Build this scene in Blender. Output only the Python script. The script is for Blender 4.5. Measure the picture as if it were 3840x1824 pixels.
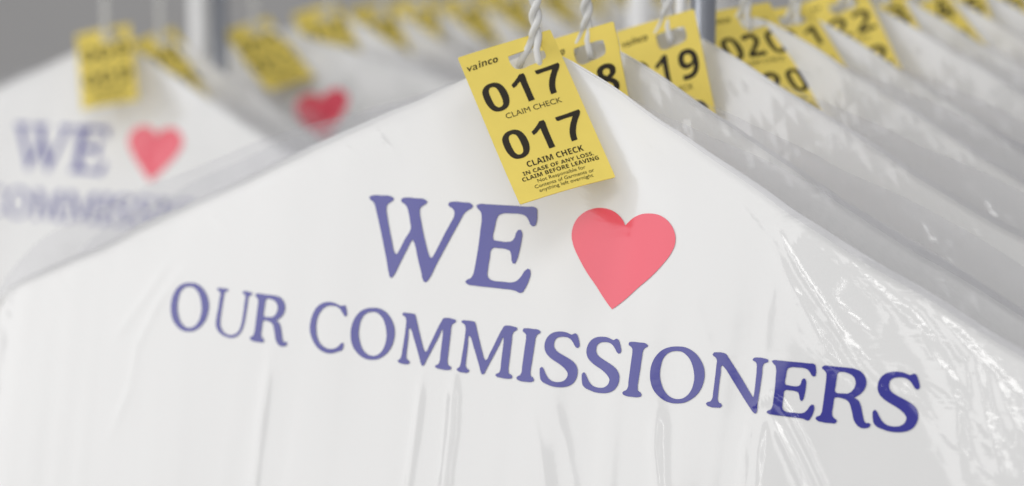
import bpy, bmesh, math, random
import numpy as np
from mathutils import Matrix, Vector, Euler

for o in list(bpy.data.objects):
    bpy.data.objects.remove(o)
S = bpy.context.scene
COL = S.collection
rad = math.radians

# ------------------------------------------------------------------ camera
cam = bpy.data.cameras.new('camera')
cam.lens, cam.sensor_width, cam.sensor_fit = 85.0, 36.0, 'HORIZONTAL'
cam.clip_start, cam.clip_end = 0.05, 60.0
cam.dof.use_dof = True
cam.dof.focus_distance = 0.94
cam.dof.aperture_fstop = 6.0
cam_o = bpy.data.objects.new('camera', cam)
COL.objects.link(cam_o)
cam_o.location = (0, 0, 0)
cam_o.rotation_euler = (rad(90 - 9.5), 0, 0)
S.camera = cam_o

# ------------------------------------------------------------------ ambient room light
world = bpy.data.worlds.new('World')
S.world = world
world.use_nodes = True
bg = world.node_tree.nodes['Background']
bg.inputs[0].default_value = (0.95, 0.95, 1.0, 1)
bg.inputs[1].default_value = 0.29

def area(name, loc, target, sx, sy, power, color=(1, 1, 1)):
    l = bpy.data.lights.new(name, 'AREA')
    l.shape, l.size, l.size_y, l.energy, l.color = 'RECTANGLE', sx, sy, power, color
    o = bpy.data.objects.new(name, l)
    COL.objects.link(o)
    o.location = loc
    o.rotation_euler = (Vector(target) - Vector(loc)).to_track_quat('-Z', 'Y').to_euler()
    return o

area('shop_window_light', (-2.6, 0.9, 0.3), (0.0, 1.1, -0.2), 3.0, 2.6, 35, (1.0, 0.99, 0.975))
area('front_glint_light', (-0.2, -1.4, 0.40), (0.1, 0.95, -0.15), 0.55, 1.6, 8, (1.0, 0.99, 0.975))  # unseen source added to raise glints on the film folds
area('ceiling_panel', (-0.25, -0.60, 1.65), (0.12, 1.0, -0.15), 1.6, 0.8, 18, (1.0, 0.99, 0.97))
area('back_row_fill', (-1.1, 1.0, 1.6), (-0.1, 2.1, -0.15), 1.0, 0.4, 6, (1.0, 0.99, 0.98))  # added to brighten the white post and back-row bags; no such fitting
for k, (px, py) in enumerate(((0.75, -0.9), (-1.25, -1.2))):
    area('crease_glint_strip', (px, py, 0.45), (0.1, 0.95, -0.2), 0.035, 1.6, 2.4, (1.0, 0.99, 0.975))  # unseen strips added to draw bright lines along the film creases

S.view_settings.view_transform = 'Standard'
S.view_settings.look = 'None'
S.view_settings.gamma = 1
S.view_settings.use_curve_mapping = False
S.view_settings.exposure = 0.04
S.render.engine = 'CYCLES'
S.cycles.max_bounces = 10
S.cycles.transparent_max_bounces = 24
S.cycles.use_denoising = True
S.cycles.caustics_reflective = False

# ------------------------------------------------------------------ materials
def mat(name, base, rough=0.5, metal=0.0, spec=0.5, coat=0.0, coat_rough=0.1):
    m = bpy.data.materials.new(name)
    m.use_nodes = True
    p = m.node_tree.nodes['Principled BSDF']
    p.inputs['Base Color'].default_value = (*base, 1)
    p.inputs['Roughness'].default_value = rough
    p.inputs['Metallic'].default_value = metal
    p.inputs['Specular IOR Level'].default_value = spec
    p.inputs['Coat Weight'].default_value = coat
    p.inputs['Coat Roughness'].default_value = coat_rough
    return m, p

def noise_tint(m, p, base, amount, scale, coord='Object'):
    nt = m.node_tree
    tc = nt.nodes.new('ShaderNodeTexCoord')
    n = nt.nodes.new('ShaderNodeTexNoise')
    n.inputs['Scale'].default_value = scale
    n.inputs['Detail'].default_value = 5
    mx = nt.nodes.new('ShaderNodeMix')
    mx.data_type = 'RGBA'
    mx.inputs['A'].default_value = (*[c * (1 - amount) for c in base], 1)
    mx.inputs['B'].default_value = (*[min(1, c * (1 + amount)) for c in base], 1)
    nt.links.new(tc.outputs[coord], n.inputs['Vector'])
    nt.links.new(n.outputs['Fac'], mx.inputs['Factor'])
    nt.links.new(mx.outputs['Result'], p.inputs['Base Color'])
    return n

WHITE = (0.76, 0.76, 0.75)
def film_over(m, p, haze):
    """printed paper under a clinging clear film: the film's own crinkled surface is the coat"""
    nt = m.node_tree
    at = nt.nodes.new('ShaderNodeAttribute'); at.attribute_name = 'film_normal'
    vt = nt.nodes.new('ShaderNodeVectorTransform')
    vt.vector_type, vt.convert_from, vt.convert_to = 'NORMAL', 'OBJECT', 'WORLD'
    ck = nt.nodes.new('ShaderNodeAttribute'); ck.attribute_name = 'crinkle'
    tc = nt.nodes.new('ShaderNodeTexCoord')
    mp = nt.nodes.new('ShaderNodeMapping')
    mp.inputs['Rotation'].default_value = (0, rad(-32), 0)
    mp.inputs['Scale'].default_value = (0.3, 1, 1.3)
    ns = nt.nodes.new('ShaderNodeTexNoise')
    ns.inputs['Scale'].default_value = 75
    ns.inputs['Detail'].default_value = 3
    ns.inputs['Roughness'].default_value = 0.55
    ns.inputs['Distortion'].default_value = 0.6
    bp = nt.nodes.new('ShaderNodeBump')
    bp.inputs['Distance'].default_value = 0.0022
    L = nt.links.new
    L(at.outputs['Vector'], vt.inputs[0])
    L(tc.outputs['Object'], mp.inputs['Vector'])
    L(mp.outputs[0], ns.inputs['Vector'])
    L(ns.outputs['Fac'], bp.inputs['Height'])
    L(ck.outputs['Fac'], bp.inputs['Strength'])
    L(vt.outputs[0], bp.inputs['Normal'])
    L(bp.outputs[0], p.inputs['Coat Normal'])
    p.inputs['Coat IOR'].default_value = 1.68
    p.inputs['Coat Weight'].default_value = 1.0
    p.inputs['Coat Roughness'].default_value = 0.14

def film_attributes(me, x, z, film):
    amount = 1.0 if film is film_front else 0.4
    N = normals_of(x, z, film)
    a = me.attributes.new('film_normal', 'FLOAT_VECTOR', 'POINT')
    a.data.foreach_set('vector', N.ravel().astype(np.float32))
    b = me.attributes.new('crinkle', 'FLOAT', 'POINT')
    b.data.foreach_set('value', (amount * crinkle_mask(x, z)).astype(np.float32))

m_white, p_ = mat('white_plastic', WHITE, 0.42, 0, 0.25, 1.0, 0.11)
noise_tint(m_white, p_, WHITE, 0.015, 14)
m_back, p_ = mat('white_back_plastic', WHITE, 0.5, 0, 0.4)
film_over(m_white, m_white.node_tree.nodes['Principled BSDF'], 0)
m_blue, p_ = mat('blue_ink', (0.022, 0.022, 0.27), 0.42, 0, 0.25, 1.0, 0.14)
noise_tint(m_blue, p_, (0.022, 0.022, 0.27), 0.08, 60)
m_red, p_ = mat('red_ink', (0.82, 0.06, 0.11), 0.42, 0, 0.25, 1.0, 0.14)
noise_tint(m_red, p_, (0.82, 0.06, 0.11), 0.05, 40)
for m_ in (m_blue, m_red):
    film_over(m_, m_.node_tree.nodes['Principled BSDF'], 0)
m_card, p_ = mat('yellow_card', (0.87, 0.69, 0.145), 0.6, 0, 0.3)
n_ = noise_tint(m_card, p_, (0.87, 0.69, 0.145), 0.05, 90)
m_ink, p_ = mat('black_ink', (0.022, 0.017, 0.009), 0.55, 0, 0.3)
m_fine, p_ = mat('fine_black_ink', (0.030, 0.022, 0.006), 0.55, 0, 0.3)
m_wire, p_ = mat('white_coated_wire', (0.74, 0.74, 0.72), 0.38, 0, 0.5)
m_chrome, p_ = mat('chrome', (0.62, 0.63, 0.65), 0.07, 1.0)
noise_tint(m_chrome, p_, (0.62, 0.63, 0.65), 0.06, 30)
m_enamel_highlight, p_ = mat('white_enamel_and_highlight', (0.9, 0.9, 0.89), 0.2, 0, 0.6)  # white also stands in for the bright reflection on chrome posts
m_steel, p_ = mat('dark_steel', (0.40, 0.42, 0.46), 0.32, 0.75)
noise_tint(m_steel, p_, (0.40, 0.42, 0.46), 0.12, 25)
m_wall, p_ = mat('grey_wall_paint', (0.64, 0.63, 0.61), 0.85, 0, 0.2)
noise_tint(m_wall, p_, (0.64, 0.63, 0.61), 0.12, 0.9)

# thin clear polythene: mostly see-through, faint milkiness, sharp gloss
m_film = bpy.data.materials.new('clear_film')
m_film.use_nodes = True
nt = m_film.node_tree
nt.nodes.clear()
out = nt.nodes.new('ShaderNodeOutputMaterial')
tr = nt.nodes.new('ShaderNodeBsdfTransparent')
tr.inputs[0].default_value = (0.895, 0.895, 0.91, 1)
df = nt.nodes.new('ShaderNodeBsdfPrincipled')
df.inputs['Base Color'].default_value = (0.8, 0.8, 0.8, 1)
df.inputs['Roughness'].default_value = 0.12
df.inputs['Specular IOR Level'].default_value = 0.8
mx = nt.nodes.new('ShaderNodeMixShader')
lw = nt.nodes.new('ShaderNodeLayerWeight')
lw.inputs['Blend'].default_value = 0.25
mr = nt.nodes.new('ShaderNodeMapRange')
mr.inputs['To Min'].default_value = 0.10
mr.inputs['To Max'].default_value = 0.5
fb = nt.nodes.new('ShaderNodeBump')
fb.inputs['Distance'].default_value = 0.0016
fb.inputs['Strength'].default_value = 0.55
fn = nt.nodes.new('ShaderNodeTexNoise')
fn.inputs['Scale'].default_value = 130
fn.inputs['Detail'].default_value = 3
ft = nt.nodes.new('ShaderNodeTexCoord')
nt.links.new(ft.outputs['Object'], fn.inputs['Vector'])
nt.links.new(fn.outputs['Fac'], fb.inputs['Height'])
nt.links.new(fb.outputs[0], df.inputs['Normal'])
nt.links.new(lw.outputs['Fresnel'], mr.inputs['Value'])
nt.links.new(mr.outputs['Result'], mx.inputs[0])
nt.links.new(tr.outputs[0], mx.inputs[1])
nt.links.new(df.outputs[0], mx.inputs[2])
nt.links.new(mx.outputs[0], out.inputs['Surface'])

# ------------------------------------------------------------------ helpers
def tag(o, label=None, cat=None, group=None, kind=None):
    if label: o['label'] = label
    if cat: o['category'] = cat
    if group: o['group'] = group
    if kind: o['kind'] = kind
    return o

def empty(name, M):
    o = bpy.data.objects.new(name, None)
    o.empty_display_size = 0.02
    COL.objects.link(o)
    o.matrix_world = M
    return o

def mesh_obj(name, me, parent=None, mats=()):
    o = bpy.data.objects.new(name, me)
    for m in mats:
        if not me.materials or m.name not in [q.name for q in me.materials if q]:
            me.materials.append(m)
    COL.objects.link(o)
    if parent: o.parent = parent
    return o

def copy_tree(o, parent=None):
    c = o.copy()
    COL.objects.link(c)
    if parent: c.parent = parent
    for ch in list(o.children):
        copy_tree(ch, c)
    return c

def smooth_closed(pts, sub=5, sharp=48):
    """closed Catmull-Rom through the points; turns sharper than `sharp` stay corners"""
    P = np.array(pts, float)
    n = len(P)
    T = np.zeros_like(P)
    corner = []
    for i in range(n):
        a, b, c = P[i - 1], P[i], P[(i + 1) % n]
        u, v = b - a, c - b
        ang = math.degrees(math.acos(max(-1, min(1, float(u @ v) / (np.linalg.norm(u) * np.linalg.norm(v) + 1e-12)))))
        corner.append(ang > sharp)
        w = np.linalg.norm(v) / (np.linalg.norm(u) + np.linalg.norm(v) + 1e-12)
        T[i] = (u / (np.linalg.norm(u) + 1e-12) * w + v / (np.linalg.norm(v) + 1e-12) * (1 - w))
    outp = []
    for i in range(n):
        j = (i + 1) % n
        d = np.linalg.norm(P[j] - P[i])
        s = (P[j] - P[i]) / (d + 1e-12)
        t0 = (s if corner[i] else T[i]) * d
        t1 = (s if corner[j] else T[j]) * d
        for k in range(sub):
            t = k / sub
            outp.append((2*t**3-3*t**2+1)*P[i] + (t**3-2*t**2+t)*t0 + (-2*t**3+3*t**2)*P[j] + (t**3-t**2)*t1)
    return np.array(outp)

def flat_mesh(contours, extrude=0.0):
    """filled planar mesh (x, y -> local x, z) from closed contours, holes allowed"""
    c = bpy.data.curves.new('outline', 'CURVE')
    c.dimensions = '2D'
    c.fill_mode = 'BOTH' if extrude else 'FRONT'
    c.extrude = extrude
    for ct in contours:
        sp = c.splines.new('POLY')
        sp.points.add(len(ct) - 1)
        for i, (x, y) in enumerate(ct):
            sp.points[i].co = (x, y, 0, 1)
        sp.use_cyclic_u = True
    o = bpy.data.objects.new('outline', c)
    COL.objects.link(o)
    bpy.context.view_layer.update()
    me = bpy.data.meshes.new_from_object(o.evaluated_get(bpy.context.evaluated_depsgraph_get()))
    bpy.data.objects.remove(o)
    return me

def text_mesh(body, width=None, height=None, shear=0.0, offset=0.0):
    """mesh of one line of type, cap height and width scaled; origin at its centre-left baseline"""
    c = bpy.data.curves.new('type', 'FONT')
    c.body = body
    c.size = 1.0
    c.shear = shear
    c.offset = offset
    c.resolution_u = 4
    o = bpy.data.objects.new('type', c)
    COL.objects.link(o)
    bpy.context.view_layer.update()
    me = bpy.data.meshes.new_from_object(o.evaluated_get(bpy.context.evaluated_depsgraph_get()))
    bpy.data.objects.remove(o)
    v = np.array([q.co[:] for q in me.vertices])
    x0, x1 = v[:, 0].min(), v[:, 0].max()
    sx = width / (x1 - x0) if width else 1
    y0, y1 = min(0.0, v[:, 1].min()), v[:, 1].max()
    sy = height / (y1 if len(body) > 1 else y1 - y0)
    for q in me.vertices:
        q.co = ((q.co.x - x0) * sx, q.co.y * sy, 0)
    return me

def bold(s):
    r = ''
    for ch in s:
        if ch.isdigit(): r += chr(0x1D7EC + int(ch))
        elif 'A' <= ch <= 'Z': r += chr(0x1D5D4 + ord(ch) - 65)
        elif 'a' <= ch <= 'z': r += chr(0x1D5EE + ord(ch) - 97)
        else: r += ch
    return r

def join(parts):
    """parts: list of (mesh, 2D or 3D offset) -> one mesh"""
    bm = bmesh.new()
    for me, off in parts:
        b2 = bmesh.new()
        b2.from_mesh(me)
        bmesh.ops.translate(b2, verts=b2.verts, vec=off)
        tmp = bpy.data.meshes.new('t')
        b2.to_mesh(tmp)
        b2.free()
        bm.from_mesh(tmp)
        bpy.data.meshes.remove(tmp)
    me = bpy.data.meshes.new('joined')
    bm.to_mesh(me)
    bm.free()
    return me

def xz(me):
    """lay an x,y mesh into the x,z plane, facing -y"""
    for v in me.vertices:
        v.co = (v.co.x, v.co.z, v.co.y)
    return me

def tube(bm, pts, r, seg=10, cap=True):
    pts = [Vector(p) for p in pts]
    rings = []
    up = Vector((0, 1, 0))
    for i, p in enumerate(pts):
        t = (pts[min(i + 1, len(pts) - 1)] - pts[max(i - 1, 0)]).normalized()
        a = t.cross(up)
        if a.length < 1e-3: a = t.cross(Vector((1, 0, 0)))
        a.normalize()
        b = t.cross(a).normalized()
        rr = r[i] if isinstance(r, (list, tuple)) else r
        rings.append([bm.verts.new(p + (a * math.cos(q) + b * math.sin(q)) * rr) for q in [2 * math.pi * k / seg for k in range(seg)]])
    for A, B in zip(rings, rings[1:]):
        for k in range(seg):
            f = bm.faces.new((A[k], A[(k + 1) % seg], B[(k + 1) % seg], B[k]))
            f.smooth = True
    if cap:
        bm.faces.new(rings[0][::-1])
        bm.faces.new(rings[-1])

def bm_mesh(bm, name='m'):
    bmesh.ops.recalc_face_normals(bm, faces=bm.faces)
    me = bpy.data.meshes.new(name)
    bm.to_mesh(me)
    bm.free()
    return me

# value noise -------------------------------------------------------
def hash2(ix, iy, seed):
    h = (ix.astype(np.int64) * 374761393 + iy.astype(np.int64) * 668265263 + seed * 982451653) & 0x7fffffff
    h = ((h ^ (h >> 13)) * 1274126177) & 0x7fffffff
    return ((h ^ (h >> 16)) & 0xffff) / 65535.0

def vnoise(x, y, seed):
    x0, y0 = np.floor(x), np.floor(y)
    fx, fy = x - x0, y - y0
    ux, uy = fx*fx*fx*(fx*(fx*6-15)+10), fy*fy*fy*(fy*(fy*6-15)+10)
    a, b = hash2(x0, y0, seed), hash2(x0 + 1, y0, seed)
    c, d = hash2(x0, y0 + 1, seed), hash2(x0 + 1, y0 + 1, seed)
    return (a + (b - a) * ux) * (1 - uy) + (c + (d - c) * ux) * uy

def smoothstep(a, b, x):
    t = np.clip((x - a) / (b - a), 0, 1)
    return t * t * (3 - 2 * t)

# ------------------------------------------------------------------ lettering outlines (cap height 1)
GLYPHS = {
'W':[[[-0.807,0.96],[-0.74,0.983],[-0.616,0.989],[-0.461,0.989],[-0.412,0.969],[-0.416,0.943],[-0.465,0.91],[-0.505,0.872],[-0.505,0.819],[-0.475,0.728],[-0.413,0.569],[-0.353,0.434],[-0.293,0.31],[-0.27,0.287],[-0.244,0.291],[-0.222,0.328],[-0.153,0.474],[-0.078,0.631],[-0.098,0.688],[-0.141,0.801],[-0.183,0.873],[-0.218,0.905],[-0.275,0.93],[-0.294,0.952],[-0.275,0.977],[-0.216,0.991],[-0.064,0.993],[0.073,0.989],[0.121,0.966],[0.117,0.942],[0.062,0.909],[0.029,0.878],[0.029,0.826],[0.067,0.724],[0.127,0.579],[0.192,0.445],[0.254,0.329],[0.283,0.289],[0.31,0.288],[0.331,0.319],[0.382,0.427],[0.448,0.582],[0.515,0.725],[0.553,0.82],[0.544,0.877],[0.51,0.909],[0.455,0.933],[0.44,0.955],[0.456,0.976],[0.506,0.989],[0.653,0.991],[0.771,0.984],[0.808,0.96],[0.799,0.936],[0.74,0.898],[0.695,0.854],[0.656,0.771],[0.589,0.628],[0.499,0.437],[0.386,0.197],[0.301,0.016],[0.275,-0.011],[0.246,-0.014],[0.22,0.009],[0.177,0.097],[0.09,0.274],[0.012,0.441],[-0.025,0.485],[-0.044,0.46],[-0.09,0.363],[-0.183,0.169],[-0.259,0.016],[-0.285,-0.013],[-0.313,-0.006],[-0.339,0.038],[-0.402,0.196],[-0.498,0.421],[-0.593,0.636],[-0.662,0.783],[-0.708,0.874],[-0.735,0.901],[-0.786,0.927]]],
'E':[[[-0.436,0.964],[-0.402,0.983],[-0.287,0.99],[-0.073,0.994],[0.14,0.999],[0.309,1.0],[0.406,1.003],[0.444,0.985],[0.468,0.913],[0.479,0.836],[0.472,0.79],[0.439,0.777],[0.402,0.79],[0.359,0.843],[0.311,0.885],[0.238,0.905],[0.097,0.905],[-0.03,0.895],[-0.09,0.87],[-0.105,0.824],[-0.112,0.721],[-0.112,0.597],[-0.097,0.573],[-0.025,0.568],[0.103,0.567],[0.171,0.584],[0.201,0.623],[0.213,0.685],[0.236,0.721],[0.271,0.724],[0.297,0.692],[0.309,0.586],[0.303,0.451],[0.288,0.36],[0.269,0.321],[0.237,0.322],[0.216,0.353],[0.195,0.419],[0.168,0.462],[0.116,0.478],[-0.013,0.483],[-0.09,0.476],[-0.109,0.455],[-0.112,0.359],[-0.113,0.234],[-0.102,0.144],[-0.073,0.113],[-0.014,0.096],[0.129,0.095],[0.256,0.098],[0.324,0.116],[0.386,0.172],[0.431,0.249],[0.468,0.28],[0.504,0.272],[0.522,0.223],[0.51,0.133],[0.474,0.04],[0.439,-0.008],[0.412,-0.013],[0.339,0.005],[0.141,0.011],[-0.073,0.011],[-0.289,0.011],[-0.384,0.018],[-0.424,0.041],[-0.406,0.067],[-0.345,0.099],[-0.323,0.141],[-0.311,0.262],[-0.307,0.478],[-0.316,0.671],[-0.331,0.84],[-0.352,0.89],[-0.401,0.926]]],
'S':[[[-0.424,0.285],[-0.402,0.314],[-0.369,0.315],[-0.339,0.283],[-0.282,0.204],[-0.22,0.135],[-0.148,0.09],[-0.055,0.07],[0.036,0.073],[0.123,0.094],[0.194,0.145],[0.224,0.207],[0.225,0.25],[0.192,0.3],[0.113,0.36],[0.001,0.418],[-0.136,0.473],[-0.249,0.53],[-0.337,0.602],[-0.375,0.668],[-0.388,0.731],[-0.375,0.829],[-0.328,0.915],[-0.246,0.981],[-0.146,1.015],[-0.031,1.029],[0.073,1.024],[0.153,1.005],[0.206,0.995],[0.242,1.012],[0.279,1.026],[0.319,1.011],[0.36,0.949],[0.397,0.867],[0.412,0.805],[0.397,0.771],[0.367,0.757],[0.326,0.774],[0.265,0.843],[0.207,0.896],[0.138,0.928],[0.059,0.937],[-0.03,0.928],[-0.105,0.906],[-0.157,0.858],[-0.171,0.797],[-0.162,0.733],[-0.127,0.683],[-0.055,0.637],[0.054,0.595],[0.19,0.546],[0.314,0.49],[0.394,0.424],[0.436,0.348],[0.445,0.264],[0.423,0.165],[0.37,0.084],[0.287,0.027],[0.189,-0.006],[0.062,-0.024],[-0.068,-0.025],[-0.214,0.001],[-0.324,0.035],[-0.375,0.074],[-0.409,0.157],[-0.423,0.231]]],
'O':[[[-0.585,0.463],[-0.581,0.601],[-0.54,0.732],[-0.464,0.848],[-0.35,0.942],[-0.219,0.995],[-0.074,1.019],[0.073,1.025],[0.213,0.996],[0.358,0.924],[0.48,0.811],[0.559,0.684],[0.589,0.562],[0.582,0.426],[0.538,0.287],[0.448,0.161],[0.326,0.065],[0.209,0.008],[0.088,-0.018],[-0.048,-0.026],[-0.188,-0.004],[-0.335,0.062],[-0.464,0.164],[-0.545,0.292]],[[-0.375,0.486],[-0.374,0.613],[-0.347,0.752],[-0.28,0.852],[-0.185,0.911],[-0.074,0.935],[0.04,0.934],[0.148,0.887],[0.237,0.814],[0.308,0.706],[0.359,0.576],[0.378,0.481],[0.371,0.365],[0.336,0.245],[0.269,0.15],[0.176,0.086],[0.077,0.061],[-0.037,0.065],[-0.146,0.108],[-0.25,0.198],[-0.323,0.317],[-0.357,0.401]]],
'N':[[[-0.548,0.955],[-0.522,0.989],[-0.446,1.004],[-0.326,1.006],[-0.257,0.985],[-0.208,0.933],[-0.083,0.801],[0.083,0.622],[0.249,0.433],[0.387,0.278],[0.407,0.286],[0.411,0.368],[0.413,0.575],[0.407,0.76],[0.393,0.871],[0.37,0.91],[0.314,0.93],[0.298,0.949],[0.32,0.977],[0.412,0.997],[0.541,0.995],[0.619,0.977],[0.633,0.956],[0.608,0.93],[0.547,0.903],[0.528,0.865],[0.529,0.721],[0.522,0.504],[0.511,0.277],[0.506,0.132],[0.509,0.019],[0.49,-0.014],[0.447,-0.003],[0.381,0.056],[0.259,0.176],[0.094,0.354],[-0.101,0.571],[-0.24,0.722],[-0.314,0.782],[-0.335,0.759],[-0.331,0.66],[-0.337,0.452],[-0.334,0.244],[-0.326,0.141],[-0.303,0.102],[-0.246,0.078],[-0.226,0.049],[-0.25,0.017],[-0.338,-0.0],[-0.47,-0.0],[-0.545,0.022],[-0.567,0.049],[-0.541,0.077],[-0.477,0.103],[-0.453,0.142],[-0.443,0.294],[-0.439,0.545],[-0.44,0.763],[-0.446,0.867],[-0.475,0.905],[-0.526,0.931]]],
'R':[[[-0.363,0.959],[-0.332,0.987],[-0.221,0.995],[-0.07,0.995],[0.127,0.999],[0.278,0.994],[0.398,0.959],[0.48,0.895],[0.524,0.816],[0.534,0.734],[0.505,0.647],[0.446,0.568],[0.372,0.513],[0.33,0.482],[0.372,0.471],[0.428,0.435],[0.47,0.372],[0.505,0.282],[0.54,0.182],[0.573,0.103],[0.611,0.07],[0.662,0.076],[0.697,0.065],[0.701,0.039],[0.677,0.002],[0.611,-0.023],[0.532,-0.027],[0.459,0.001],[0.401,0.052],[0.358,0.12],[0.323,0.22],[0.281,0.32],[0.244,0.389],[0.175,0.434],[0.091,0.451],[-0.002,0.457],[-0.053,0.446],[-0.059,0.398],[-0.062,0.282],[-0.066,0.177],[-0.054,0.126],[-0.02,0.088],[0.036,0.057],[0.045,0.032],[0.02,-0.0],[-0.071,-0.011],[-0.235,-0.011],[-0.343,0.009],[-0.376,0.036],[-0.363,0.07],[-0.296,0.103],[-0.273,0.153],[-0.263,0.26],[-0.258,0.45],[-0.255,0.66],[-0.257,0.797],[-0.27,0.869],[-0.31,0.907],[-0.354,0.934]],[[-0.029,0.899],[0.033,0.916],[0.127,0.91],[0.223,0.883],[0.292,0.833],[0.325,0.758],[0.317,0.679],[0.275,0.602],[0.206,0.552],[0.092,0.538],[-0.036,0.542],[-0.056,0.561],[-0.057,0.66],[-0.052,0.808],[-0.048,0.871]]],
'C':[[[-0.556,0.431],[-0.558,0.57],[-0.521,0.722],[-0.436,0.87],[-0.316,0.962],[-0.176,1.01],[-0.044,1.024],[0.092,1.008],[0.202,0.98],[0.256,0.975],[0.306,0.995],[0.353,0.992],[0.386,0.944],[0.419,0.859],[0.422,0.801],[0.4,0.771],[0.366,0.78],[0.304,0.838],[0.227,0.908],[0.128,0.947],[0.007,0.955],[-0.111,0.938],[-0.223,0.882],[-0.315,0.783],[-0.371,0.669],[-0.385,0.548],[-0.368,0.421],[-0.326,0.297],[-0.248,0.187],[-0.128,0.111],[-0.002,0.076],[0.13,0.081],[0.232,0.112],[0.315,0.17],[0.366,0.225],[0.404,0.239],[0.428,0.212],[0.43,0.154],[0.407,0.092],[0.358,0.062],[0.283,0.039],[0.195,0.005],[0.079,-0.018],[-0.069,-0.011],[-0.224,0.036],[-0.374,0.133],[-0.482,0.26],[-0.537,0.353]]],
'U':[[[-0.511,0.978],[-0.47,0.995],[-0.339,0.995],[-0.194,0.994],[-0.17,0.981],[-0.187,0.956],[-0.257,0.936],[-0.28,0.903],[-0.288,0.821],[-0.301,0.635],[-0.311,0.43],[-0.309,0.287],[-0.289,0.207],[-0.233,0.132],[-0.143,0.07],[-0.022,0.042],[0.092,0.05],[0.2,0.092],[0.274,0.162],[0.315,0.263],[0.336,0.397],[0.347,0.591],[0.347,0.763],[0.349,0.885],[0.328,0.929],[0.274,0.949],[0.249,0.972],[0.267,0.994],[0.336,1.006],[0.481,0.995],[0.539,0.986],[0.549,0.966],[0.518,0.941],[0.465,0.917],[0.442,0.885],[0.439,0.773],[0.429,0.569],[0.413,0.364],[0.379,0.219],[0.319,0.111],[0.224,0.034],[0.087,-0.012],[-0.072,-0.009],[-0.222,0.025],[-0.342,0.089],[-0.414,0.173],[-0.436,0.263],[-0.431,0.407],[-0.416,0.582],[-0.405,0.778],[-0.399,0.871],[-0.419,0.91],[-0.475,0.935],[-0.504,0.955]]],
'M':[[[-0.704,0.973],[-0.68,1.0],[-0.586,1.01],[-0.449,1.013],[-0.373,1.005],[-0.347,0.965],[-0.286,0.832],[-0.189,0.628],[-0.093,0.436],[-0.022,0.315],[0.011,0.292],[0.036,0.311],[0.084,0.423],[0.166,0.602],[0.245,0.792],[0.318,0.937],[0.356,0.997],[0.414,1.011],[0.574,1.008],[0.663,0.989],[0.679,0.966],[0.657,0.941],[0.602,0.908],[0.581,0.869],[0.581,0.732],[0.582,0.541],[0.585,0.33],[0.59,0.161],[0.611,0.105],[0.674,0.08],[0.705,0.052],[0.684,0.013],[0.6,-0.002],[0.427,-0.001],[0.318,0.013],[0.285,0.036],[0.311,0.063],[0.373,0.094],[0.39,0.143],[0.389,0.308],[0.389,0.541],[0.383,0.721],[0.37,0.778],[0.349,0.771],[0.316,0.671],[0.235,0.493],[0.142,0.302],[0.049,0.11],[0.007,0.025],[-0.031,0.01],[-0.059,0.034],[-0.118,0.144],[-0.231,0.356],[-0.34,0.548],[-0.431,0.699],[-0.469,0.727],[-0.482,0.693],[-0.474,0.576],[-0.47,0.362],[-0.468,0.191],[-0.455,0.117],[-0.416,0.084],[-0.364,0.058],[-0.36,0.032],[-0.397,0.004],[-0.491,-0.007],[-0.616,0.002],[-0.671,0.023],[-0.667,0.05],[-0.615,0.088],[-0.596,0.144],[-0.585,0.306],[-0.572,0.544],[-0.57,0.738],[-0.583,0.876],[-0.615,0.926],[-0.673,0.951]]],
'I':[[[-0.208,0.967],[-0.19,0.998],[-0.109,1.009],[0.03,1.01],[0.17,1.006],[0.221,0.98],[0.215,0.947],[0.157,0.915],[0.132,0.87],[0.122,0.752],[0.117,0.56],[0.108,0.347],[0.106,0.177],[0.119,0.125],[0.181,0.09],[0.21,0.056],[0.203,0.02],[0.142,0.0],[0.004,-0.01],[-0.136,-0.005],[-0.203,0.019],[-0.217,0.044],[-0.192,0.074],[-0.138,0.101],[-0.112,0.147],[-0.11,0.269],[-0.107,0.483],[-0.104,0.696],[-0.103,0.824],[-0.118,0.886],[-0.16,0.919],[-0.199,0.939]]],
'heart':[[[3.617,3.182],[3.553,3.26],[3.423,3.357],[3.241,3.433],[3.021,3.461],[2.808,3.437],[2.601,3.349],[2.447,3.194],[2.395,3.019],[2.41,2.876],[2.494,2.703],[2.654,2.501],[2.885,2.252],[3.158,2.008],[3.38,1.797],[3.538,1.661],[3.61,1.609],[3.678,1.657],[3.888,1.827],[4.13,2.061],[4.409,2.314],[4.624,2.561],[4.762,2.765],[4.82,2.944],[4.808,3.066],[4.732,3.217],[4.579,3.355],[4.382,3.437],[4.15,3.452],[3.945,3.419],[3.767,3.329],[3.663,3.233]]]}
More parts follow.
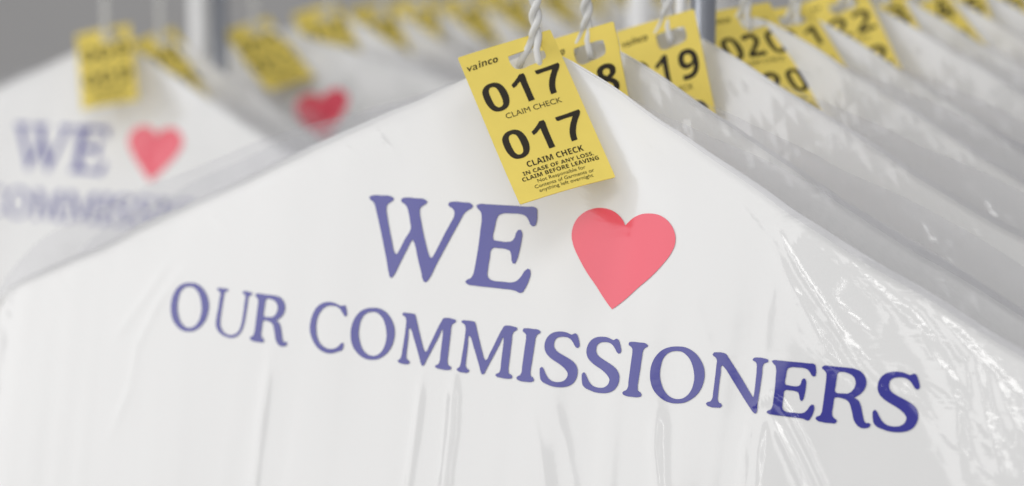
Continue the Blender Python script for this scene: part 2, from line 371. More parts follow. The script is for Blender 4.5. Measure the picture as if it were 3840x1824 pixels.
DIGITS = {
'0':[[[0.094,-0.48],[0.114,-0.448],[0.15,-0.42],[0.2,-0.409],[0.249,-0.415],[0.287,-0.439],[0.316,-0.489],[0.33,-0.557],[0.328,-0.624],[0.311,-0.685],[0.28,-0.729],[0.236,-0.75],[0.19,-0.752],[0.149,-0.74],[0.118,-0.71],[0.096,-0.656],[0.086,-0.589],[0.087,-0.522]],[[0.164,-0.482],[0.183,-0.46],[0.212,-0.456],[0.238,-0.474],[0.251,-0.518],[0.255,-0.581],[0.253,-0.647],[0.237,-0.692],[0.214,-0.706],[0.189,-0.702],[0.169,-0.679],[0.157,-0.619],[0.155,-0.557],[0.156,-0.513]]],
'1':[[[0.398,-0.501],[0.438,-0.474],[0.483,-0.438],[0.512,-0.41],[0.556,-0.408],[0.563,-0.428],[0.561,-0.5],[0.559,-0.597],[0.559,-0.699],[0.56,-0.742],[0.495,-0.747],[0.495,-0.722],[0.495,-0.631],[0.494,-0.528],[0.494,-0.494],[0.48,-0.501],[0.443,-0.528],[0.406,-0.544],[0.402,-0.531]]],
'7':[[[0.676,-0.42],[0.743,-0.419],[0.818,-0.415],[0.893,-0.408],[0.932,-0.405],[0.939,-0.43],[0.929,-0.456],[0.89,-0.508],[0.855,-0.56],[0.825,-0.62],[0.807,-0.672],[0.8,-0.715],[0.798,-0.735],[0.762,-0.739],[0.735,-0.741],[0.736,-0.716],[0.744,-0.661],[0.764,-0.599],[0.795,-0.54],[0.84,-0.473],[0.846,-0.463],[0.819,-0.463],[0.75,-0.466],[0.69,-0.472],[0.676,-0.458]]]}
LETTER_X = {"C":-3.358,"E":7.551,"I1":1.755,"I2":4.238,"M1":-0.773,"M2":0.739,"N":6.417,"O1":-7.482,"O2":-2.196,"O3":5.164,"R1":-5.199,"R2":8.494,"S1":2.5,"S2":3.473,"S3":9.636,"U":-6.197,"W":-1.409,"bE":0.686}
CAP = 0.0205            # cap height of the long line
BIG, BIG_BASE = 1.6244, 1.6832
A0, B0 = 0.0222, 0.1332   # hanger apex in lettering coordinates

# creases seen in the plastic: polyline (x, z from the apex), half width, height
CREASES = [
[[[-0.3072,-0.1231],[-0.2955,-0.1224],[-0.2765,-0.1149],[-0.2394,-0.1027],[-0.2013,-0.0903]],0.0028,0.0012],
[[[0.1202,-0.0658],[0.1305,-0.079],[0.1392,-0.0886],[0.1477,-0.098],[0.1595,-0.1128]],0.0011,0.0011],
[[[0.1166,-0.0683],[0.128,-0.0852],[0.1418,-0.103],[0.1513,-0.1137]],0.0028,0.0006],
[[[0.1202,-0.0829],[0.1196,-0.0977],[0.12,-0.111]],0.0022,0.00014],
[[[0.1167,-0.1315],[0.1231,-0.1273],[0.125,-0.1257],[0.1299,-0.1281],[0.1333,-0.1314],[0.1418,-0.1431],[0.151,-0.1564],[0.1561,-0.1653]],0.0012,0.0011],
[[[0.1257,-0.1336],[0.1334,-0.1442],[0.1422,-0.1575],[0.1482,-0.1664]],0.002,0.0012],
[[[0.1231,-0.1314],[0.1217,-0.1463],[0.123,-0.1698]],0.004,0.0009],
[[[0.118,-0.1335],[0.1162,-0.147],[0.1175,-0.1705]],0.003,0.0007],
[[[-0.0384,-0.1353],[-0.0383,-0.1539],[-0.0393,-0.1823],[-0.0398,-0.1931]],0.0025,0.0011],
[[[-0.0223,-0.1326],[-0.0208,-0.1565],[-0.0209,-0.1797],[-0.0214,-0.1904]],0.0032,0.0012],
[[[-0.1231,-0.1341],[-0.124,-0.1649],[-0.124,-0.1946],[-0.124,-0.2059]],0.004,0.0012],
[[[-0.1914,-0.1028],[-0.2041,-0.1201],[-0.2216,-0.1417]],0.003,0.0008],
[[[-0.1808,-0.1045],[-0.1958,-0.1228],[-0.2066,-0.1436],[-0.2085,-0.1635],[-0.2184,-0.1882]],0.003,0.0009],
[[[0.0165,-0.1392],[0.0225,-0.1542],[0.0332,-0.1824]],0.0035,0.0003],
[[[0.0281,-0.1394],[0.0359,-0.154],[0.0453,-0.1807]],0.0035,0.0003],
[[[0.0759,-0.1353],[0.077,-0.1504],[0.083,-0.1753]],0.004,0.0012],
[[[0.0851,-0.0844],[0.0899,-0.1006],[0.0975,-0.1118]],0.003,0.00014],
[[[0.1449,-0.0691],[0.1617,-0.0823],[0.1771,-0.0925],[0.1968,-0.1161],[0.2039,-0.1497]],0.005,0.0013],
[[[0.1676,-0.0789],[0.1859,-0.0888],[0.2029,-0.1042],[0.2098,-0.1246],[0.2185,-0.148]],0.004,0.0013],
[[[0.1757,-0.0811],[0.1943,-0.0952],[0.2108,-0.1077],[0.2222,-0.1302]],0.003,0.001],
[[[0.1829,-0.0891],[0.1984,-0.1047],[0.2031,-0.1183]],0.002,0.0008]]

# ------------------------------------------------------------------ the shape of a garment bag
K2, K3, LEAN = 0.1478, 0.1353, 0.2144
SL_R, SL_L = 0.452, 0.422
HALF, RND = 0.330, 0.030

def shoulder(x):
    ax = np.abs(x)
    z = -np.where(x > 0, SL_R, SL_L) * np.sqrt(ax * ax + 0.007 ** 2)
    k = np.clip(ax - (HALF - RND), 0, RND * 0.999)
    z = z + (vnoise(ax * 38 + np.where(x > 0, 7., 0.), ax * 0 + .5, 5) - .5) * 0.0024 * smoothstep(0.02, 0.07, ax)
    return z - (RND - np.sqrt(RND * RND - k * k)) * 1.3

def base_y(x, z):
    a, b = x + A0, z + B0
    # the lean of the chest eases off below the lettering
    bl = np.where(b > -0.05, b, -0.05 - 0.30 * (1 - np.exp(-(-0.05 - np.minimum(b, -0.05)) / 0.30)))
    y = K2 * a * a + K3 * np.clip(a, -0.27, 0.27) ** 3 + LEAN * bl
    y0 = K2 * A0 * A0 + K3 * A0 ** 3 + LEAN * B0
    side = np.clip(np.abs(x) - (HALF - 0.05), 0, None)
    dent = 0.0092 * np.exp(-((x - 0.018) / 0.060) ** 2 - ((z + 0.022) / 0.056) ** 2)
    return y - y0 + 4.0 * side * side + dent

def seg_dist(x, z, P):
    P = np.array(P)
    best = np.full(x.shape, 9.0)
    sign = np.zeros(x.shape)
    L = np.concatenate([[0], np.cumsum(np.linalg.norm(np.diff(P, axis=0), axis=1))])
    along = np.zeros(x.shape)
    for i in range(len(P) - 1):
        d = P[i + 1] - P[i]
        l2 = d @ d
        t = np.clip(((x - P[i, 0]) * d[0] + (z - P[i, 1]) * d[1]) / l2, 0, 1)
        qx, qz = x - P[i, 0] - t * d[0], z - P[i, 1] - t * d[1]
        dist = np.sqrt(qx * qx + qz * qz)
        m = dist < best
        best = np.where(m, dist, best)
        along = np.where(m, (L[i] + t * math.sqrt(l2)) / L[-1], along)
    return best, along

def soft_folds(x, z):
    drop = smoothstep(-0.03, -0.30, z)
    warp = 0.010 * (vnoise(x * 16, z * 9, 3) - .5) + 0.10 * x * np.clip(-z - .05, 0, 1)
    y = (vnoise((x + warp) * 46, z * 3.0, 11) - .5) * 0.0026 * (0.25 + drop)
    return y + (vnoise((x + warp) * 120, z * 5.0, 12) - .5) * 0.0007 * (0.15 + drop)

def zones(x, z):
    below = shoulder(x) - z
    k = smoothstep(0.066, 0.020, below) * smoothstep(0.120, 0.165, x) * smoothstep(0.0, 0.008, below)
    kr = smoothstep(0.192, 0.222, x) * smoothstep(0.0, 0.010, below) * 0.9
    k2 = smoothstep(0.02, 0.07, x) * smoothstep(-0.168, -0.200, z) * 0.45
    k3 = smoothstep(-0.16, -0.25, x) * 0.12
    k4 = smoothstep(0.030, 0.008, below) * smoothstep(0.0, 0.006, below) * smoothstep(0.03, 0.07, np.abs(x)) * 0.55
    return np.maximum.reduce([k, kr, k2, k3, k4])

def crinkle_mask(x, z):
    return np.clip(0.04 + 0.5 * zones(x, z) + 0.12 * smoothstep(0.45, 0.8, vnoise(x * 22, z * 14, 77)), 0, 1)

def creases(x, z, gain=1.0):
    y = np.zeros_like(x)
    for P, w, h in CREASES:
        if gain > 1 and P[0][0] < -0.03: h = h * 0.6
        if gain < 1 and P[0][0] < -0.03: h = h * 3.2
        d, al = seg_dist(x, z, P)
        fade = 0.15 + 0.85 * np.clip(np.minimum(al, 1 - al) * 6, 0, 1)
        y -= gain * h * (0.7 + 0.6 * vnoise(al * 9, al * 0 + 0.5, 31)) * fade / (1 + (d / w) ** 2) ** 1.5
    return y

def wrinkles_front(x, z):
    """the printed sheet itself: nearly flat"""
    return soft_folds(x, z) * 0.55 + creases(x, z, 0.12)

def film_front(x, z):
    """the clear film lying on it: long folds, creases and crumpled zones"""
    kk = zones(x, z)
    tilt = np.where(z < -0.165, 1.25, -0.62)
    u, v = x * np.cos(tilt) + z * np.sin(tilt), -x * np.sin(tilt) + z * np.cos(tilt)
    r1 = 1 - np.abs(2 * vnoise(u * 17, v * 95, 21) - 1)
    r2 = 1 - np.abs(2 * vnoise(u * 45, v * 190, 22) - 1)
    y = soft_folds(x, z) * 1.0 - kk * (r1 ** 3 * 0.0015 + r2 ** 3 * 0.0007)
    y += (vnoise(x * 28 + z * 9, z * 7, 81) - .5) * 0.0014
    # loose film rolling over the right shoulder
    below = shoulder(x) - z
    reach = 0.013 + 0.10 * np.clip(x - 0.135, 0, 0.2)
    lump = 0.35 + 1.1 * vnoise(u * 26, v * 60, 91)
    y += 0.55 * reach * np.exp(-np.clip(below, 0, None) / reach) * smoothstep(0.13, 0.165, x) * lump
    return y + creases(x, z, 1.7)

def wrinkles_plain(x, z):
    y = np.zeros_like(x)
    drop = smoothstep(-0.03, -0.30, z)
    warp = 0.012 * (vnoise(x * 14, z * 8, 43) - .5) + 0.15 * x * np.clip(-z, 0, 1)
    y += (vnoise((x + warp) * 40, z * 4.0, 51) - .5) * 0.004 * (0.5 + drop)
    return y * 0.6

def film_plain(x, z):
    y = wrinkles_plain(x, z) * 1.2
    u, v = x * 0.8 + z * 0.6, -x * 0.6 + z * 0.8
    y -= (1 - np.abs(2 * vnoise(u * 30, v * 60, 61) - 1)) ** 3 * 0.0012
    y -= (1 - np.abs(2 * vnoise(u * 26 + 5, -v * 40, 62) - 1)) ** 4 * 0.0015
    return y

def front_y(x, z, wr):
    fade = smoothstep(0.001, -0.012, z - shoulder(x))
    return base_y(x, z) + wr(x, z) * fade

def normals_of(x, z, wr):
    e = 0.0004
    dx = (front_y(x + e, z, wr) - front_y(x - e, z, wr)) / (2 * e)
    dz = (front_y(x, z + e, wr) - front_y(x, z - e, wr)) / (2 * e)
    n = np.stack([dx, -np.ones_like(dx), dz], 1)
    return n / np.linalg.norm(n, axis=1)[:, None]

def grid_mesh(X, Y, Z, smooth=True):
    r, c = X.shape
    co = np.stack([X, Y, Z], -1).reshape(-1, 3)
    i = np.arange(r * c).reshape(r, c)
    f = np.stack([i[:-1, :-1], i[1:, :-1], i[1:, 1:], i[:-1, 1:]], -1).reshape(-1, 4)
    me = bpy.data.meshes.new('sheet')
    me.from_pydata(co.tolist(), [], f.tolist())
    me.polygons.foreach_set('use_smooth', [smooth] * len(f))
    me.update()
    return me

HEM = -0.85
def front_panel(wr, film, nx, fine):
    xs = np.linspace(-HALF, HALF, nx)
    zs_ = shoulder(xs)
    # rows: fine spacing over the lettering, coarse below
    depth = np.concatenate([np.linspace(0, 0.36, fine), np.linspace(0.36, 1, max(12, fine // 8))[1:]])
    X = np.tile(xs, (len(depth), 1))
    D_ = depth[:, None]
    Z = np.where(D_ <= 0.36, zs_[None, :] - D_, zs_[None, :] - 0.36 + (D_ - 0.36) / 0.64 * (HEM - zs_[None, :] + 0.36))
    Y = front_y(X, Z, wr)
    me = grid_mesh(X, Y, Z)
    film_attributes(me, X.ravel(), Z.ravel(), film)
    return me

def back_panel(nx=41, nz=36):
    xs = np.linspace(-HALF, HALF, nx)
    zs_ = shoulder(xs) - 0.001
    t = np.linspace(0, 1, nz)[:, None]
    X = np.tile(xs, (nz, 1))
    Z = zs_[None, :] + t * (HEM - zs_[None, :])
    dd = zs_[None, :] - Z
    edge = np.clip((HALF - np.abs(X)) / 0.10, 0, 1)
    Y = base_y(X, Z) + 0.0022 + 0.022 * (1 - np.exp(-dd / 0.07)) * np.sqrt(edge)
    return grid_mesh(X, Y, Z)

def clear_flange(wr_seed, nx=240):
    """the clear overbag: a seam standing proud of both shoulders, then hanging loose down the sides"""
    bm = bmesh.new()
    rows = 7
    for sgn in (-1, 1):
        xs = np.linspace(0.014, HALF - 0.004, nx)
        P = []
        for i, ax in enumerate(xs):
            x = sgn * ax
            z0 = float(shoulder(np.array([min(ax, HALF) * sgn]))[0])
            nz_ = np.array([sgn * 0.42, 1.0]) / 1.085
            wv = 0.0150 * float(smoothstep(0.02, 0.17, np.array(ax)) * smoothstep(HALF - 0.004, HALF - 0.07, np.array(ax))) * (0.75 + 0.45 * float(vnoise(np.array(ax * 18.), np.array(.5), wr_seed + (sgn > 0))))
            P.append((x, z0, nz_, wv))
        grid = []
        for k in range(rows):
            t = k / (rows - 1) * 1.0
            row = []
            for i, (x, z0, nz_, wv) in enumerate(P):
                q = (t * 1.12 - 0.12) * wv     # starts just below the white edge, on top of it
                zz, xx = z0 + nz_[1] * q, x + nz_[0] * q
                yb = float(base_y(np.array([min(max(x, -HALF), HALF)]), np.array([z0]))[0])
                lump = (float(vnoise(np.array(x * 45.), np.array(t * 2.5), wr_seed + 7)) - .5) * 0.0020
                lump += (float(vnoise(np.array(x * 200.), np.array(t * 3.), wr_seed + 8)) - .5) * 0.0004
                row.append(bm.verts.new((xx, yb - 0.0016 - 0.0010 * (1 - t) + lump * min(1, t * 1.6), zz)))
            grid.append(row)
        for A, B in zip(grid, grid[1:]):
            for i in range(nx - 1):
                f = bm.faces.new((A[i], A[i + 1], B[i + 1], B[i]))
                f.smooth = True
    return bm_mesh(bm)

def conform(me, wr, film, step, lift):
    """cut flat lettering on a grid and lay it on the front panel"""
    bm = bmesh.new()
    bm.from_mesh(me)
    bmesh.ops.triangulate(bm, faces=bm.faces)
    xs = [v.co.x for v in bm.verts]
    ys = [v.co.y for v in bm.verts]
    for a0, a1, n in ((min(xs), max(xs), (1, 0, 0)), (min(ys), max(ys), (0, 1, 0))):
        q = a0 + step
        while q < a1:
            bmesh.ops.bisect_plane(bm, geom=bm.verts[:] + bm.edges[:] + bm.faces[:], plane_co=(q * n[0], q * n[1], 0), plane_no=n, dist=1e-7)
            q += step
    out_ = bpy.data.meshes.new('print')
    bm.to_mesh(out_)
    bm.free()
    v = np.array([q.co[:] for q in out_.vertices])
    x, z = v[:, 0], v[:, 1]
    N = normals_of(x, z, wr)
    y = front_y(x, z, wr)
    co = np.stack([x, y, z], 1) + N * lift
    out_.vertices.foreach_set('co', co.ravel())
    out_.polygons.foreach_set('use_smooth', [True] * len(out_.polygons))
    out_.update()
    nb = bmesh.new()
    nb.from_mesh(out_)
    for f in nb.faces:
        if f.normal.y > 0: f.normal_flip()
    nb.to_mesh(out_)
    nb.free()
    film_attributes(out_, x, z, film)
    out_.normals_split_custom_set_from_vertices(N.tolist())
    return out_

def glyph_part(key, cx, base, size):
    cts = [smooth_closed(c) for c in GLYPHS[key]]
    cts = [[((cx + p[0] * size) * CAP - A0, (base + p[1] * size) * CAP - B0) for p in c] for c in cts]
    return flat_mesh(cts)

W_ORDER = [('W', 'W', 1), ('E', 'bE', 1)]
LINE = [('O', 'O1'), ('U', 'U'), ('R', 'R1'), ('C', 'C'), ('O', 'O2'), ('M', 'M1'), ('M', 'M2'), ('I', 'I1'), ('S', 'S1'),
        ('S', 'S2'), ('I', 'I2'), ('O', 'O3'), ('N', 'N'), ('E', 'E'), ('R', 'R2'), ('S', 'S3')]
flat_we = join([(glyph_part(g, LETTER_X[k], BIG_BASE, BIG), (0, 0, 0)) for g, k, _ in W_ORDER])
flat_line = join([(glyph_part(g, LETTER_X[k], 0.0, 1.0), (0, 0, 0)) for g, k in LINE])
flat_heart = glyph_part('heart', -0.06, -0.05, 1.0)

def make_bag(wr, film, nx, fine, step, seed, lift):
    root = empty('garment_bag', Matrix())
    fp = mesh_obj('front_panel', front_panel(wr, film, nx, fine), root, [m_white])
    mesh_obj('large_lettering', conform(flat_we, wr, film, step, lift), fp, [m_blue])
    mesh_obj('heart', conform(flat_heart, wr, film, step, lift), fp, [m_red])
    mesh_obj('small_lettering', conform(flat_line, wr, film, step, lift), fp, [m_blue])
    mesh_obj('back_panel', back_panel(), root, [m_back])
    mesh_obj('clear_film', clear_flange(seed), root, [m_film])
    return root

# ------------------------------------------------------------------ hanger: two strands twisted into a neck, parting under the tag
def make_hanger():
    root = empty('wire_hanger', Matrix())
    r = 0.00155
    # shoulders
    bm = bmesh.new()
    for sgn in (-1, 1):
        pts = []
        for k in range(24):
            t = k / 23
            x = sgn * (0.012 + t * (HALF - 0.043))
            z = float(shoulder(np.array([x]))[0]) - 0.0026
            y = float(base_y(np.array([x]), np.array([z]))[0]) + 0.0018
            if k == 0: z, y = z - 0.004, y + 0.003
            pts.append((x, y, z))
        e = pts[-1]
        pts += [(e[0] + sgn * 0.012, e[1], e[2] - 0.010), (e[0] + sgn * 0.010, e[1], e[2] - 0.020)]
        tube(bm, pts, r)
    tube(bm, [(-(HALF - 0.022), 0.004, -0.147), (0, 0.016, -0.147), (HALF - 0.022, 0.004, -0.157)], r)
    mesh_obj('shoulder_wire', bm_mesh(bm), root, [m_wire])
    # twisted neck
    bm = bmesh.new()
    for ph in (0, math.pi):
        sx = -0.0054 if ph == 0 else 0.0026
        pts = [(sx * 1.35, -0.0016, -0.0095), (sx, -0.0018, -0.0058), (sx * 0.55, -0.0014, -0.0018)]
        for k in range(110):
            t = k / 109
            a = math.pi + ph + 0.25 + t * math.pi * 9.4
            pts.append((0.0002 + 0.0013 * math.cos(a), 0.0013 * math.sin(a) - 0.0004 * (1 - t), 0.0026 + t * 0.0744))
        tube(bm, pts, 0.00148, 10)
    mesh_obj('twisted_neck', bm_mesh(bm), root, [m_wire])
    bm = bmesh.new()
    pts = [(0.0002, 0, 0.076), (0.0002, 0, 0.086)]
    for k in range(15):
        a = math.pi + -k / 14 * math.pi * 1.15
        pts.append((0.0175 + 0.0175 * math.cos(a), 0, 0.092 + 0.0175 * math.sin(a)))
    tube(bm, pts, 0.0018, 10)
    mesh_obj('hook', bm_mesh(bm), root, [m_wire])
    return root

# ------------------------------------------------------------------ claim tags
TW, TASP = 0.0402, 1.85
HOLE = [(0.482, -0.166), (0.55, -0.160), (0.65, -0.156), (0.78, -0.153), (0.838, -0.160), (0.852, -0.235), (0.836, -0.305),
        (0.790, -0.325), (0.668, -0.341), (0.545, -0.351), (0.503, -0.330), (0.478, -0.255)]
def card_mesh():
    h = TASP
    rc = 0.02
    o = []
    for cx, cy, a0 in ((1 - rc, -rc, 0), (rc, -rc, 90), (rc, -h + rc, 180), (1 - rc, -h + rc, 270)):
        for k in range(5):
            a = rad(a0 + k * 22.5)
            o.append(((cx + rc * math.cos(a)) * TW, (cy + rc * math.sin(a)) * TW))
    hole = [(p[0] * TW, p[1] * TW) for p in smooth_closed(HOLE, 4, 70)]
    me = flat_mesh([o, hole], 0.0002)
    return xz(me)

def curl(me, step=0.005):
    """the card is not quite flat: a slight roll across it and a lifted lower corner"""
    bm = bmesh.new()
    bm.from_mesh(me)
    for ax, lo, hi in ((0, 0, TW), (2, -TASP * TW, 0)):
        q = lo + step
        while q < hi:
            n = [0, 0, 0]; n[ax] = 1
            c = [0, 0, 0]; c[ax] = q
            bmesh.ops.bisect_plane(bm, geom=bm.verts[:] + bm.edges[:] + bm.faces[:], plane_co=c, plane_no=n, dist=1e-7)
            q += step
    for v in bm.verts:
        a, b = v.co.x / TW - 0.5, -v.co.z / (TASP * TW)
        v.co.y += 0.0030 * (a * a - 0.25 * 0.3) * (0.4 + b) - 0.0022 * max(0, b - 0.55) ** 2 * 5 * (0.6 - a)
    bm.to_mesh(me)
    bm.free()
    return me

CARD = curl(card_mesh())
LIFT = -0.00032

def digit_parts(n, row):
    """three digits; outlines of 0, 1 and 7 as printed, the others from the bold sans face"""
    dz = 0 if row == 0 else -0.589
    top, bot = -0.4065, -0.745
    slots = [(0.086, 0.330), (0.372, 0.610), (0.690, 0.932)]
    parts = []
    for i, ch in enumerate(n):
        a, b = slots[i]
        if ch in DIGITS:
            src = DIGITS[ch]
            xs = [p[0] for p in src[0]]
            home = {'0': (0.086, 0.330), '1': (0.398, 0.563), '7': (0.676, 0.939)}[ch]
            sh = (a + b) / 2 - (home[0] + home[1]) / 2 if not (ch == '7' and i == 2 or ch == '1' and i == 1 or ch == '0' and i == 0) else 0
            cts = [[((p[0] + sh) * TW, (p[1] + dz) * TW) for p in smooth_closed(c, 5, 40)] for c in src]
            parts.append((flat_mesh(cts), (0, 0, 0)))
        else:
            me = text_mesh(bold(ch), (b - a) * TW, (top - bot) * TW)
            parts.append((me, (a * TW, (bot + dz) * TW, 0)))
    return curl(xz(join(parts)))

def line_part(txt, x0, x1, base, hgt, **k):
    me = text_mesh(txt, (x1 - x0) * TW, hgt * TW, **k)
    return (me, (x0 * TW, base * TW, 0))

CAPTION = curl(xz(join([line_part('CLAIM CHECK', 0.220, 0.811, -0.860, 0.062)])))
FINE = curl(xz(join([
    line_part(bold('CLAIM CHECK'), 0.223, 0.814, -1.466, 0.068),
    line_part(bold('IN CASE OF ANY LOSS,'), 0.150, 0.889, -1.545, 0.044),
    line_part(bold('CLAIM BEFORE LEAVING'), 0.119, 0.920, -1.610, 0.047),
    line_part('Not Responsible for', 0.255, 0.755, -1.670, 0.040),
    line_part('Contents of Garments or', 0.204, 0.823, -1.730, 0.040),
    line_part('anything left overnight', 0.230, 0.793, -1.785, 0.040),
])))
LOGO = curl(xz(join([line_part('va', 0.045, 0.150, -0.200, 0.055, shear=0.25), line_part(bold('inco'), 0.165, 0.375, -0.193, 0.078, shear=0.25)])))
DIG = {}
def make_tag(number, label, group, M):
    root = mesh_obj('claim_tag', CARD, None, [m_card])
    root.matrix_world = M
    tag(root, label, 'tag', group)
    for row in (0, 1):
        if (number, row) not in DIG: DIG[(number, row)] = digit_parts(number, row)
        o = mesh_obj('printed_number', DIG[(number, row)], root, [m_ink])
        o.location = (0, LIFT, 0)
    o = mesh_obj('caption', CAPTION, root, [m_fine]); o.location = (0, LIFT, 0)
    o = mesh_obj('fine_print', FINE, root, [m_fine]); o.location = (0, LIFT, 0)
    o = mesh_obj('maker_name', LOGO, root, [m_fine]); o.location = (0, LIFT, 0)
    return root

TAG_R = Matrix(((0.94036836, 0.00370583, -0.34013765), (0.20819455, 0.78449963, 0.58413642), (0.26900258, -0.62011821, 0.7369471)))
HOLE_PT = Vector((0.70 * TW, 0, -0.2785 * TW))
TAG_OFF = Vector((-0.00145, -0.00266, -0.0058))    # where the punched hole sits relative to the hanger apex

def tag_matrix(apex, roll=0.0, yaw=0.0, tip=0.0, slide=0.0, dz=0.0):
    R = Matrix.Rotation(rad(yaw), 3, 'Z') @ Matrix.Rotation(rad(roll), 3, 'Y') @ Matrix.Rotation(rad(tip), 3, 'X') @ TAG_R
    return Matrix.Translation(Vector(apex) + TAG_OFF + Vector((0, 0, dz))) @ R.to_4x4() @ Matrix.Translation(Vector((slide, 0, 0)) - HOLE_PT)

# ------------------------------------------------------------------ setting
bm = bmesh.new()
vs = [bm.verts.new(p) for p in ((-6, 5.2, -2.2), (6, 5.2, -2.2), (6, 5.2, 3.0), (-6, 5.2, 3.0))]
bm.faces.new(vs)
wall = mesh_obj('wall', bm_mesh(bm), None, [m_wall])
tag(wall, 'plain grey wall far behind the hanging garments', 'wall', kind='structure')

# ------------------------------------------------------------------ garments on the two rails
YAW0 = math.degrees(0.63143)
ROLL0 = math.degrees(-0.012193)
def frame(apex, dyaw=0.0, droll=0.0):
    return Matrix.Translation(apex) @ Euler((0, rad(ROLL0 + droll), -rad(YAW0 + dyaw)), 'XYZ').to_matrix().to_4x4()

DIRN = Vector((math.sin(rad(30)), math.cos(rad(30)), 0))
NEAR0 = Vector((0.00959, 0.98394, -0.08278))
FAR0 = Vector((-0.2914, 1.75, -0.1413))

first = make_bag(wrinkles_front, film_front, 441, 250, 0.0022, 71, 0.00028)
first.matrix_world = frame(NEAR0)
plain = make_bag(wrinkles_plain, film_plain, 141, 80, 0.006, 91, 0.00040)
hanger0 = make_hanger()
hanger0.matrix_world = frame(NEAR0)

ORD = ['first', 'second', 'third', 'fourth', 'fifth', 'sixth', 'seventh', 'eighth', 'ninth', 'tenth', 'eleventh', 'twelfth', 'thirteenth', 'fourteenth']
G_BAG, G_HANG, G_TAG = 'garment bags hanging on the rails', 'wire hangers on the rails', 'yellow claim tags on the hangers'

tag(first, 'nearest white garment bag, in focus, its blue lettering and red heart wholly readable', 'garment bag', G_BAG)
tag(hanger0, 'white wire hanger whose twisted neck passes through the sharp tag 017', 'hanger', G_HANG)
make_tag('017', 'sharp yellow claim tag numbered 017 lying on the nearest white bag', G_TAG, tag_matrix(NEAR0))

rnd = random.Random(5)
near = [   # distance along the rail, number, tag roll, tag yaw, turn of the bag, label bits
    (0.044, '018', (2.8, -31, 30, 0.005, -0.003), 0, 1.0), (0.120, '019', (2.8, -31, 31, 0.0058, -0.0033), 2, -1.5), (0.205, '020', (8, 12, -5, 0.008, -0.001), 0, 0.5), (0.265, '021', (5, 1, -16, 0.001, 0), 6, 2.0),
    (0.335, '022', -4, -10, -1.0), (0.385, '023', 3, 4, 1.5), (0.450, '024', -6, 8, 0.0), (0.510, '025', 5, -6, 2.0),
    (0.575, '026', 0, 6, -2.0), (0.640, '027', 6, 0, 1.0), (0.70, '028', -5, 4, 0.0), (0.77, '029', 3, -8, 1.0)]
used_plain = False
PLAIN_WHITE = ('012',)    # the bag whose print is turned out of sight
def hang(apex, dyaw, droll, num, troll, tyaw, ttip, lab_bag, lab_hang, lab_tag):
    global used_plain
    b = plain if not used_plain else copy_tree(plain)
    used_plain = True
    b.matrix_world = frame(apex, dyaw, droll)
    if num in PLAIN_WHITE:
        for o in [c for ch in b.children for c in ch.children]: bpy.data.objects.remove(o)
    tag(b, lab_bag, 'garment bag', G_BAG)
    h = copy_tree(hanger0)
    h.matrix_world = frame(apex, dyaw, 0)
    tag(h, lab_hang, 'hanger', G_HANG)
    make_tag(num, lab_tag, G_TAG, tag_matrix(apex, *(troll if isinstance(troll, tuple) else (troll, tyaw, ttip))))

for i, (t, num, troll, tyaw, dyaw) in enumerate(near):
    jig = Vector((0, 0, rnd.uniform(-0.002, 0.002)))
    if i < 3:
        lt = {'018': 'yellow claim tag 018, half hidden behind tag 017', '019': 'yellow claim tag 019, slightly blurred, beside the chrome upright',
              '020': 'blurred yellow claim tag 020 just right of the chrome upright'}[num]
        lb = 'greyish white garment bag behind the readable one, hung with tag ' + num
        lh = 'white wire hanger with its neck through the yellow tag ' + num
    else:
        lt = f'blurred yellow claim tag on the {ORD[i]} bag behind tag 017 on the near rail'
        lb = f'blurred white garment bag, {ORD[i]} behind the readable one on the near rail'
        lh = f'blurred white wire hanger, {ORD[i]} behind tag 017 on the near rail'
    hang(NEAR0 + DIRN * t + jig, dyaw, 0, num, troll, tyaw, rnd.uniform(-4, 4), lb, lh, lt)

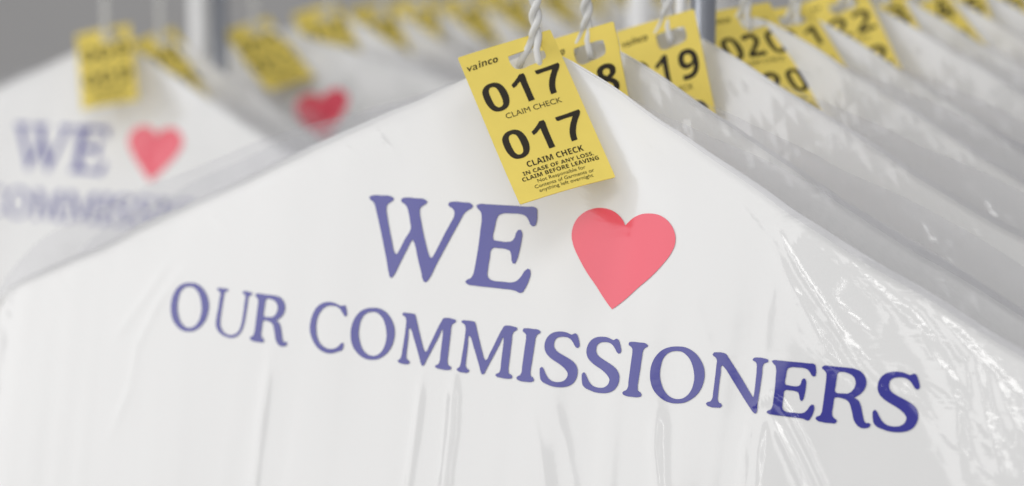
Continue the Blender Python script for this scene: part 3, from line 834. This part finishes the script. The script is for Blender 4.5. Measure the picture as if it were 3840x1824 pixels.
far = [(0.0, '009', (2, -12, -7, 0.008, 0.0025), 0, -7.0), (0.060, '010', (0, 24, -6, 0.008, -0.002), 0, -6.0), (0.178, '011', (-3, 14, -12, 0.008, -0.002), 6, -12.0),
       (0.284, '012', 2, 10, -6.0), (0.365, '013', 10, 20, -4), (0.425, '014', 4, -8, 1.0), (0.505, '015', 0, 10, 0.0), (0.583, '016', 6, 4, -2.0),
       (0.655, '030', -4, 12, 1.0), (0.725, '031', 3, 8, 0.0), (0.80, '032', -4, 8, 1.0), (0.87, '033', 5, -4, -1.0), (0.94, '034', 5, -4, -1.0)]
for i, (t, num, troll, tyaw, dyaw) in enumerate(far):
    jig = Vector((-0.002 if i == 0 else 0, 0, rnd.uniform(-0.003, 0.003)))
    if i == 0:
        lb = 'out of focus white garment bag at far left showing WE and a red heart'
        lh = 'blurred white wire hanger of the leftmost bag'
        lt = 'leftmost yellow claim tag, out of focus, hanging upright against a white bag'
    else:
        lb = f'blurred white garment bag, {ORD[i]} from the left on the far rail'
        lh = f'blurred white wire hanger, {ORD[i]} from the left on the far rail'
        lt = f'out of focus yellow claim tag, {ORD[i]} from the left on the far rail'
    hang(FAR0 + DIRN * t + jig, dyaw, -12 if i == 2 else 0, num, troll, tyaw, rnd.uniform(-4, 4), lb, lh, lt)

# ------------------------------------------------------------------ rails: chrome uprights seen between the hangers, top bar out of frame
def rail(name, start, label, posts):
    root = empty(name, Matrix.Translation(start))
    tag(root, label, 'clothes rail')
    bm = bmesh.new()
    a, b = DIRN * -0.25, DIRN * 1.6
    off = Vector((0.0175 * math.cos(rad(YAW0)), -0.0175 * math.sin(rad(YAW0)), 0.0985))
    tube(bm, [a + off, b + off], 0.0115, 20)
    mesh_obj('top_bar', bm_mesh(bm), root, [m_chrome])
    for p, r, m in posts:
        bm = bmesh.new()
        tube(bm, [(p[0], p[1], -1.2), (p[0], p[1], 0.09)], r, 32)
        mesh_obj('upright', bm_mesh(bm), root, [m])
    return root

def post_on(start, px, t, r, m):
    """an upright standing beside the rail; px = sideways angle seen from the camera stand"""
    y = start.y + DIRN.y * t
    x = px * y
    return ((x - start.x, y - start.y), r, m)

rail('clothes_rail', NEAR0, 'clothes rail in front, its steel upright standing between tags 019 and 020',
     [post_on(NEAR0, 0.0697, 0.150, 0.0025, m_enamel_highlight), post_on(NEAR0, 0.0790, 0.150, 0.0058, m_steel), post_on(NEAR0, 0.0528, 0.83, 0.0088, m_enamel_highlight)])  # narrow white tube beside the steel one plays the post's reflected streak
rail('clothes_rail', FAR0, 'clothes rail at the back, its chrome upright left of centre, highlight built as a white tube',
     [post_on(FAR0, -0.1293, 0.12, 0.0080, m_enamel_highlight), post_on(FAR0, -0.1207, 0.125, 0.0058, m_steel)])  # white and dark tubes build one post's bright and dark sides
